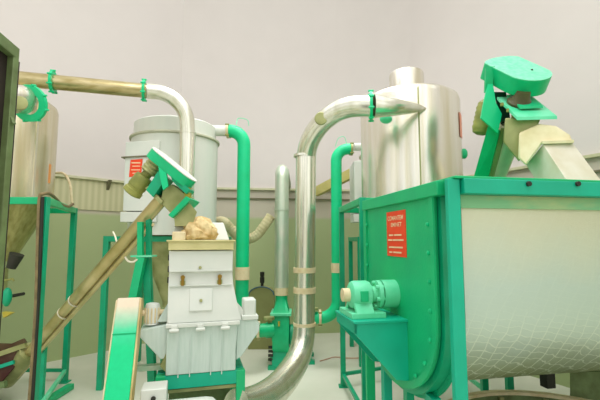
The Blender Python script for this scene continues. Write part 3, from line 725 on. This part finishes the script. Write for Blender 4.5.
# head box (tapered olive block under the plate) and hood
hbx = MB().prism([P(505, 118, 2.7), P(541, 118, 2.66), P(530, 143, 2.66), P(519, 162, 2.7), P(503, 142, 2.75)], V((.14, .24, .07))).build('head_box', OLIVEG, RC, bevel=.01)
MB().prism([P(519, 133, 2.64), P(539, 124, 2.64), P(556, 126, 2.62), P(570, 135, 2.6), P(573, 142, 2.6), P(543, 143, 2.6), P(526, 166, 2.62), P(518, 158, 2.64)], V((.12, .2, .06))).build('outlet_hood', CANVAS, RC, bevel=.012)
MB().prism([P(542, 140.5, 2.58), P(574, 139.5, 2.58), P(574, 143, 2.58), P(542, 144, 2.58)], V((.13, .22, .05))).build('hood_flange', CANVAS, RC, bevel=.003)
# square chute down to the trough
zc_t = ZT + .014
def ch(px, py): return PZ(px, py, zc_t)
t0, t1 = P(543, 144, 2.6), P(573, 143, 2.62)
b0_, b1_ = P(566, 179, 2.42), P(600, 179, 2.46)
d_ = V((-.1, .26, .0))
lf0 = P(526, 165, 2.82); lf1 = P(535, 179, 2.72)
bk0 = t1 + (lf0 - t0); bk1 = b1_ + (lf1 - b0_)
def drop(a, b): return a + (b - a) * ((zc_t - a.z) / (b.z - a.z))
b0_, b1_, bk1, lf1 = drop(t0, b0_), drop(t1, b1_), drop(bk0, bk1), drop(lf0, lf1)
MB().loft([[t0, t1, bk0, lf0], [b0_, b1_, bk1, lf1]]).build('chute', mat('pale_chute_steel', (224, 220, 206), (208, 200, 176), rough=.45), RC, bevel=.004)
lg = tbot - td_ * .25
MB().beam(V((lg.x, lg.y, 0)), V((lg.x, lg.y, lg.z - .08)), .05, .05, up=X).build('support_leg', GREEND, RC)

# left conveyor
LC = thing('screw_conveyor', 'long inclined steel screw conveyor climbing to the grinder at left', 'conveyor', P(140, 443, 2.85), 'screw conveyors')
yl = 2.85
an_ = V((.625, -.1, .778)).normalized()
q0 = P(171, 188.5, 2.8); q1 = P(10, 375, 3.8)
MB().tube([q0, q1], .048, 20).build('auger_tube', AUGER, LC)
MB().tube([q0.lerp(q1, .84), q1 + (q1 - q0) * .03], .085, 20).build('inlet_casing', OLIVEG, LC)
off = V((.62, -.1, -.78)).normalized() * .07
MB().tube([q0.lerp(q1, .12) + off, q0.lerp(q1, .97) + off], .018, 12).build('conduit_pipe', AUGER, LC)
for f in (.535, .605):
    c_ = q0.lerp(q1, f); tor(MB(), c_ + off * .1, q1 - q0, .052, .057, .010, 20).build('pale_strap', STRAP, LC)
nL = an_; lL = V((.778, 0, -.625)); lL = (lL - nL * lL.dot(nL)).normalized(); wL = nL.cross(lL).normalized()
gcl = P(171.5, 168.5, 2.72)
sl = stadium(MB(), gcl, nL, lL, wL, .21, .085, .065).build('belt_guard', GREEN, LC, bevel=.003)
stadium(MB(), gcl + nL * .036, nL, lL, wL, .21, .086, .006).build('guard_lid', WHITE, sl)
# motor and gearbox
m0 = P(160, 158, 2.75); m1 = P(130, 195, 2.75); ml_ = (m1 - m0).length
MB().lathe(m0, m1 - m0, [(.03, 0), (.055, .02)] + [(.055 + .007 * (k % 2), .03 + k * .013) for k in range(8)] + [(.04, .135)], 24).build('gearbox', OLIVEG, LC)
MB().lathe(m0 + (m1 - m0).normalized() * .135, m1 - m0, [(.035, 0), (.035, .025), (.058, .03), (.064, .045), (.064, .12), (.06, .125), (.06, .14), (.067, .145), (.067, .175), (.045, .185)], 24).build('motor', OLIVE, LC)
MB().prism([P(146, 190, 2.66), P(158, 171, 2.66), P(166, 178, 2.66), P(153, 197, 2.66)], Y * .16).build('motor_plate', GREEND, LC)
MB().prism([P(158, 164, 2.64), P(166, 171, 2.64), P(168, 186, 2.64), P(163, 190, 2.64), P(160, 178, 2.64)], Y * .02).build('guard_bracket', GREENP, LC)
MB().prism([P(145, 188, 2.68), P(148, 186, 2.68), P(163, 201, 2.68), P(160, 204, 2.68)], Y * .22).build('tube_flange', OLIVEG, LC)
MB().prism([P(163, 188, 2.7), P(173, 184, 2.7), P(188, 196, 2.7), P(174, 217, 2.7), P(160, 202, 2.7)], Y * .18).build('head_box', OLIVEG, LC, bevel=.006)
MB().prism([P(168, 168, 2.66), P(172, 170, 2.66), P(190, 190, 2.66), P(186, 194, 2.66), P(172, 181, 2.66)], Y * .12).build('bearing_plate', GREEND, LC, bevel=.003)
MB().box(P(188, 195, 2.72), .035, .06, .1).build('bearing_guard', YELLOW, LC, bevel=.006)
MB().prism([P(168, 215, 2.66), P(186, 196, 2.66), P(191, 199, 2.66), P(172, 218, 2.66)], Y * .24).build('outlet_flange', GREEN, LC, bevel=.002)
MB().prism([P(174, 216, 2.7), P(187, 200, 2.7), P(197, 212, 2.7), P(192, 226, 2.7), P(175, 226, 2.7)], V((-.05, .16, .0))).build('chute', OLIVEG, LC)
# trestle legs
lp = P(146, 256, 2.85)
MB().box(P(144, 256, 2.86), .15, .1, .012).build('clamp_plate', GREENL, LC)
MB().beam(P(140.5, 256, 2.84), P(140.5, 222, 2.84), .035, .035, up=Y).build('upper_post', GREEN, LC)
MB().beam(P(149, 256, 2.9), P(149, 217, 2.9), .035, .035, up=Y).build('upper_post', GREEND, LC)
e0 = P(142, 257, 2.84); e1 = P(127, 330, 2.84); d = (e1 - e0); e1 = e0 + d * (e0.z / -d.z)
MB().beam(e0, e1, .055, .055, up=Y).build('trestle_leg', GREEN, LC)
e0 = P(147, 257, 2.9); e1 = P(152, 375, 2.9); d = (e1 - e0); e1 = e0 + d * (e0.z / -d.z)
MB().beam(e0, e1, .05, .05, up=Y).build('trestle_leg', GREEND, LC)
MB().tube(spline([P(125, 257, 2.8), P(128, 261, 2.8), P(133, 262, 2.8), P(138, 259, 2.82)]), .007, 8).build('strap_hook', STRAP, LC)
# lower support leg
lg = P(44.5, 345, 3.62); 
MB().beam(V((lg.x, lg.y, 0)), V((lg.x, lg.y, lg.z)), .035, .035, up=X).build('support_leg', GREEND, LC)
fb0 = PZ(71, 386, .03)
MB().beam(fb0, V((lg.x, lg.y, .03)), .06, .05).build('foot_bar', GREEN, LC)
MB().beam(V((lg.x, lg.y, .03)), V((lg.x, lg.y, .03)) + V((-.4, -.2, 0)), .05, .05).build('foot_bar', GREEND, LC)

# feed hopper at the foot of the left conveyor
fh = P(0, 375, 3.75)
FH = thing('feed_hopper', 'dark maroon feed hopper at the foot of the left conveyor', 'hopper', (fh.x - .2, fh.y, 0))
def fq(px, py, y=3.62): return P(px, py, y)
MB().prism([fq(-60, 350), fq(10, 352), fq(24, 346), fq(28, 352), fq(6, 378), fq(-6, 392), fq(-60, 398)], V((-.2, .3, 0))).build('hopper_body', MAROON, FH, bevel=.01)
MB().beam(fq(-60, 386, 3.6), fq(14, 362, 3.6), .02, .03).build('teal_strip', TEAL, FH)
MB().beam(fq(-60, 374, 3.6), fq(26, 345, 3.6), .03, .04).build('hopper_rim', OLIVEG, FH)
MB().beam(fq(-60, 396, 3.58), fq(6, 384, 3.58), .04, .05).build('lower_bar', RACK, FH)
for px in (-55, -12):
    p = fq(px, 390, 3.7); MB().beam(V((p.x, p.y, 0)), V((p.x, p.y, p.z + .08)), .04, .04, up=X).build('leg', DARK, FH)

# ------------------------------------------------------------------ grinder
GO = V((-.643, 2.65, 0)); GU = V((.966, .259, 0)).normalized(); GV = V((-.259, .966, 0)).normalized(); gf = (GU, GV, Z)
def G(u, v, z): return GO + GU * u + GV * v + Z * z
GR = thing('grinder', 'white hammer mill grinder on a green frame in the centre left', 'grinder', (GO.x, GO.y, 0))
D = .42
for u in (-.235, .265):
    for v in (.03, D):
        MB().box(G(u, v, .3), .058, .058, .6, gf).build('leg', GREENM, GR, bevel=.003)
for v in (.03, D):
    MB().box(G(.015, v, .56), .46, .05, .085, gf).build('frame_rail', TEAL, GR, bevel=.003)
for u in (-.235, .265):
    MB().box(G(u, D / 2 + .015, .56), .05, D - .1, .085, gf).build('frame_rail', TEAL, GR, bevel=.003)
MB().box(G(.015, .03, .5), .46, .02, .02, gf).build('lower_lip', OLIVEG, GR)
MB().box(G(.015, D * .75, .32), .42, .02, .26, gf).build('inner_screen', RACK, GR)
# lower housing
def gl4(u0, u1, v0, v1, z): return [G(u0, v0, z), G(u1, v0, z), G(u1, v1, z), G(u0, v1, z)]
MB().loft([gl4(-.205, .23, .0, D, .605), gl4(-.205, .23, -.005, D, .74), gl4(-.205, .24, -.01, D, .90)]).build('lower_housing', WHITEB, GR, bevel=.004)
for u in (-.13, -.06, .07, .14):
    MB().box(G(u, -.008, .72), .006, .008, .26, gf).build('rib', WHITEB, GR)
MB().box(G(.02, D / 2 - .01, .912), .46, D + .05, .024, gf).build('split_flange', WHITE, GR, bevel=.003)
for u in (-.16, -.0, .155):
    MB().box(G(u, -.035, .895), .04, .02, .045, gf).build('hinge', WHITE, GR, bevel=.004)
    MB().cyl(G(u - .028, -.042, .885), G(u + .028, -.042, .885), .011, n=10).build('hinge_pin', WHITE, GR)
# upper housing
MB().loft([gl4(-.205, .265, -.012, D, .925), gl4(-.205, .235, .0, D, 1.03), gl4(-.207, .21, .03, D, 1.15), gl4(-.205, .203, .035, D, 1.235), gl4(-.206, .203, .02, D, 1.25), gl4(-.208, .203, .02, D, 1.38)]).build('upper_housing', WHITE, GR, bevel=.004)
MB().box(G(0, .014, 1.25), .40, .014, .01, gf).build('panel_fold', WHITE, GR)
MB().box(G(0, .022, 1.155), .40, .016, .008, gf).build('panel_fold', WHITE, GR)
dn_ = (G(0, .03, 1.15) - G(0, 0, 1.03)).normalized(); dnn = GU.cross(dn_)
MB().box(G(.0, .008, 1.065), .145, .014, .145, (GU, dnn, dn_)).build('access_panel', WHITE, GR, bevel=.003)
for u in (-.118, .118):
    l_ = MB().box(G(u, .022, 1.185), .02, .03, .06, gf).build('latch', BRASSL, GR, bevel=.003)
    MB().cyl(G(u, -.002, 1.21), G(u, .012, 1.21), .014, n=12).build('latch_knob', BRASSL, l_)
    MB().box(G(u, .024, 1.17), .034, .016, .03, gf).build('latch_base', OLIVEG, l_)
MB().cyl(G(-.01, .005, 1.27), G(-.01, .03, 1.27), .01, n=10).build('panel_stud', OLIVEG, GR)
MB().cyl(G(0, -.012, 1.06), G(0, .01, 1.06), .01, n=10).build('panel_stud', OLIVEG, GR)
for z in (1.19, 1.26, 1.335):
    MB().cyl(G(-.215, .06, z), G(-.203, .06, z), .02, n=10).build('side_bolt', BLACK, GR)
# hopper collar and hood
MB().loft([gl4(-.213, .205, .0, D + .02, 1.385), gl4(-.213, .205, .0, D + .02, 1.435), gl4(-.225, .215, -.012, D + .03, 1.441), gl4(-.225, .215, -.012, D + .03, 1.45)]).build('inlet_collar', mat('cream_olive_steel', (214, 204, 150), (188, 180, 120), rough=.4, scale=5), GR, bevel=.003)
MB().loft([gl4(-.19, .19, .16, D, 1.45), gl4(-.185, .15, .22, D, 1.575)]).build('inlet_hood', WHITE, GR, bevel=.005)
MB().box(G(-.15, .07, 1.475), .085, .1, .06, gf).build('inlet_block', CREAM, GR, bevel=.006)
# bearing shelves
for nm, pts in (('left', [(-.205, .91), (-.37, .885), (-.37, .845), (-.24, .70), (-.205, .70)]), ('right', [(.24, .915), (.36, .92), (.39, .89), (.39, .84), (.27, .68), (.235, .66)])):
    MB().prism([G(u, .03, z) for u, z in pts], GV * .25).build('bearing_shelf', WHITEB, GR, bevel=.004)
MB().lathe(G(-.305, .12, .905), Z, [(.052, 0), (.046, .005), (.046, .115), (.04, .13), (.02, .135)], 24).build('bearing_housing', WHITE, GR)
for k in range(7):
    a = math.pi * (1.05 + .15 * k)
    MB().cyl(G(-.305 + .046 * math.cos(a), .12 + .046 * math.sin(a), .915), G(-.305 + .046 * math.cos(a), .12 + .046 * math.sin(a), 1.01), .005, n=6).build('cooling_rib', CREAM, GR)
MB().cyl(G(-.42, .12, .975), G(-.2, .12, .975), .02).build('main_shaft', CREAM, GR)
MB().prism([G(-.205, .06, .925), G(-.27, .06, .925), G(-.205, .06, 1.04)], GV * .1).build('corner_gusset', WHITEB, GR)
MB().prism([G(.265, .06, .925), G(.33, .06, .925), G(.235, .06, 1.03)], GV * .1).build('corner_gusset', WHITE, GR)
MB().box(G(.325, .1, .985), .085, .12, .13, gf).build('bearing_housing', WHITE, GR, bevel=.012)
MB().box(G(.325, .09, .93), .11, .14, .03, gf).build('bearing_base', WHITE, GR, bevel=.004)
MB().prism([G(-.205, .02, .74), G(-.24, .02, .66), G(-.205, .02, .62)], GV * .2).build('side_fin', OLIVEG, GR)
MB().box(G(-.31, .12, .63), .18, .05, .03, gf).build('side_bar', GALV, GR)
# belt cover in front left (edge faces the camera)
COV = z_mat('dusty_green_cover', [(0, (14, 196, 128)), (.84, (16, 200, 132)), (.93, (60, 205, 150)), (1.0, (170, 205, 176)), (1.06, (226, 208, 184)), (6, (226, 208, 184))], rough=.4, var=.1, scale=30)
cv = []
top = V((0, .02, 1.09)); bot = V((0, -.56, .12))
dv = (bot - top).normalized(); pv = V((0, dv.z * -1, dv.y)); pv = V((0, .84, .54))
pv = V((0, -dv.z, dv.y)) ; pv = pv if pv.y > 0 else -pv
cpts = [top, top + pv * .06 + V((0, .03, .02)), top + pv * .10 - dv * .01, top + pv * .13 + dv * .05, bot + pv * .12, bot + pv * .1 + dv * .05, bot]
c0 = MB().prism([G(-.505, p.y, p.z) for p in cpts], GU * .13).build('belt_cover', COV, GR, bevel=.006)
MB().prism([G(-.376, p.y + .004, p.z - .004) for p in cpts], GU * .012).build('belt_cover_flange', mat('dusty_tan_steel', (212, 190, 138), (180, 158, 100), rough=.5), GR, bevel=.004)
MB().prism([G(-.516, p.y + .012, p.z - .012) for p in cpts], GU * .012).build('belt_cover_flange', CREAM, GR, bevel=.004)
mid = top.lerp(bot, .2)
MB().box(G(-.44, mid.y - .002, mid.z), .132, .006, .006, gf).build('cover_joint', GREEN, GR)
# drive motor under the frame
MB().lathe(G(-.30, -.16, .385), GU, [(.05, 0), (.12, .01), (.125, .03), (.125, .34), (.118, .38), (.09, .41), (.02, .415)], 28).build('drive_motor', WHITE, GR)
MB().box(G(-.255, -.15, .545), .14, .14, .12, gf).build('terminal_box', WHITE, GR, bevel=.006)
MB().cyl(G(-.255, -.222, .555), G(-.255, -.236, .555), .014, n=10).build('box_screw', BLACK, GR)
MB().box(G(-.12, -.16, .12), .36, .2, .24, gf).build('motor_plinth', GREEND, GR)
MB().ball(G(-.06, -.16, .49), .008).build('motor_stud', BLACK, GR)

# cloth sleeve bunched on the grinder inlet
cc = P(199.5, 231, 2.76)
rings = []
nn = 72
for i in range(13):
    f = i / 12; ring = []
    base_r = [.1, .112, .115, .114, .112, .108, .104, .098, .09, .08, .066, .044, .012][i]
    for j in range(nn):
        a = 2 * math.pi * j / nn
        w_ = 1 + .07 * math.sin(a * 6 + f * 4) * f + .05 * math.sin(a * 11 - f * 6) + .26 * noise.noise(V((math.cos(a) * 3.2, math.sin(a) * 3.2, f * 5)))
        p = V((math.cos(a) * base_r * w_, math.sin(a) * base_r * w_ * .8, 1.452 + .162 * f + .012 * math.sin(a * 5 + f * 9) * math.sin(math.pi * f)))
        ring.append(V((cc.x + .003, cc.y - .0, 0)) + p)
    rings.append(ring)
bag = MB().loft(rings).build('cloth_sleeve', CLOTH, origin=(cc.x, cc.y, 1.452))
tag(bag, 'bunched cream cloth sleeve tied over the grinder inlet', 'cloth sleeve')

# ------------------------------------------------------------------ cables
def cable(name, pts, r, m, label, cat='cable'):
    o = MB().tube(spline(pts), r, 8).build(name, m, origin=pts[-1]); return tag(o, label, cat)
py_ = 3.11
cable('brown_hose', [P(73, 204, 4.0), P(68, 206.5, 3.85), P(61, 204, 3.6), P(55, 197.5, 3.4), P(49, 193.5, 3.2), P(43, 194, 3.12), P(39.5, 198, py_), P(38, 230, py_), P(36, 300, py_), P(33, 350, py_), P(29.5, 398, py_), V((P(28, 398, py_).x, py_, .02))], .013, BROWNH, 'brown hose draped over the left cyclone stand rail and hanging down')
cable('black_cable', [P(42.5, 197, 3.115), P(41, 240, 3.115), P(38.5, 300, 3.115), P(35.5, 350, 3.115), P(32.5, 398, 3.115), V((P(31.5, 398, 3.115).x, 3.115, .02))], .013, BLACK, 'black cable running down the front post of the left cyclone stand')
cable('cream_cable', [P(56, 173, 4.6), P(62, 173, 4.5), P(67, 177, 4.4), P(70.5, 187, 4.32), P(72, 203, 4.29)], .014, CREAM, 'cream cable looping from the wall ledge to the left stand')
cable('red_wire', [PZ(320, 361, .01), PZ(327, 359, .01), PZ(335, 357, .01), PZ(347, 358, .01), PZ(360, 358, .01)], .006, REDW, 'thin red wire lying on the floor left of the mixing trough', 'wire')
cable('white_tie', [P(113, 232, 3.4), P(115, 236, 3.35), P(117, 243, 3.3)], .007, STRAP, 'short white tie end sticking up behind the left conveyor tube', 'cable tie')

# wall bracket
bk = KN + LD * 1.04; zk = P(0, 186, bk.y).z
tag(MB().prism([bk + Z * (zk + .07) + LN * .015, bk + Z * (zk - .06) + LN * .015, bk + Z * (zk + .07) + LN * .1], LD * .04).build('wall_bracket', TRIMD, origin=bk + Z * zk), 'small dark bracket under the wall ledge left of the filter tank', 'bracket')

# ------------------------------------------------------------------ light
w = bpy.data.worlds.new('hall'); bpy.context.scene.world = w; w.use_nodes = True
nt = w.node_tree; bg = nt.nodes['Background']
tc = nt.nodes.new('ShaderNodeTexCoord'); sp = nt.nodes.new('ShaderNodeSeparateXYZ'); nt.links.new(tc.outputs['Generated'], sp.inputs[0])
cr = nt.nodes.new('ShaderNodeValToRGB'); e = cr.color_ramp.elements
e[0].position = .40; e[0].color = lin((206, 206, 192)); e[1].position = .75; e[1].color = lin((255, 253, 250))
k = e.new(.5); k.color = lin((216, 214, 200)); k = e.new(.58); k.color = lin((248, 248, 246))
mp = nt.nodes.new('ShaderNodeMapRange'); mp.inputs['From Min'].default_value = -1; nt.links.new(sp.outputs['Z'], mp.inputs['Value'])
nt.links.new(mp.outputs[0], cr.inputs['Fac'])
nz = nt.nodes.new('ShaderNodeTexNoise'); nz.inputs['Scale'].default_value = 3.2; nz.inputs['Detail'].default_value = 1
mpp = nt.nodes.new('ShaderNodeMapping'); mpp.inputs['Scale'].default_value = (1, 1, .12); nt.links.new(tc.outputs['Generated'], mpp.inputs['Vector']); nt.links.new(mpp.outputs[0], nz.inputs['Vector'])
c2r = nt.nodes.new('ShaderNodeValToRGB'); c2r.color_ramp.elements[0].position = .4; c2r.color_ramp.elements[0].color = (.6, .6, .575, 1); c2r.color_ramp.elements[1].position = .56; c2r.color_ramp.elements[1].color = (1.1, 1.1, 1.1, 1)  # dark and bright bands added to the world for streaked metal reflections
nt.links.new(nz.outputs['Fac'], c2r.inputs['Fac'])
mx = nt.nodes.new('ShaderNodeMix'); mx.data_type = 'RGBA'; mx.blend_type = 'MULTIPLY'; mx.inputs[0].default_value = 1
nt.links.new(cr.outputs['Color'], mx.inputs[6]); nt.links.new(c2r.outputs['Color'], mx.inputs[7])
nt.links.new(mx.outputs[2], bg.inputs['Color']); bg.inputs['Strength'].default_value = 1.5
def area(name, loc, tgt, size, power, col=(1, .985, .96), spread=180):
    l = bpy.data.lights.new(name, 'AREA'); l.energy = power; l.size = size; l.color = col; l.spread = R(spread)
    o = bpy.data.objects.new(name, l); COL.objects.link(o); o.location = loc
    o.rotation_euler = (V(tgt) - V(loc)).to_track_quat('-Z', 'Y').to_euler()
area('overhead_fill', (-.1, 1.3, 5.6), (-.1, 1.6, 0), 3.0, 105, (1, .995, .985))  # overhead lamp added to brighten the floor from straight above
area('overhead_fill', (.2, 4.3, 5.7), (.2, 4.31, 0), 2.2, 30, (1, .995, .985), 75)  # second added lamp, narrow spread lifts the back floor and spares the walls
sc = bpy.context.scene
sc.view_settings.view_transform = 'Standard'; sc.view_settings.look = 'None'; sc.view_settings.exposure = 0; sc.view_settings.gamma = 1
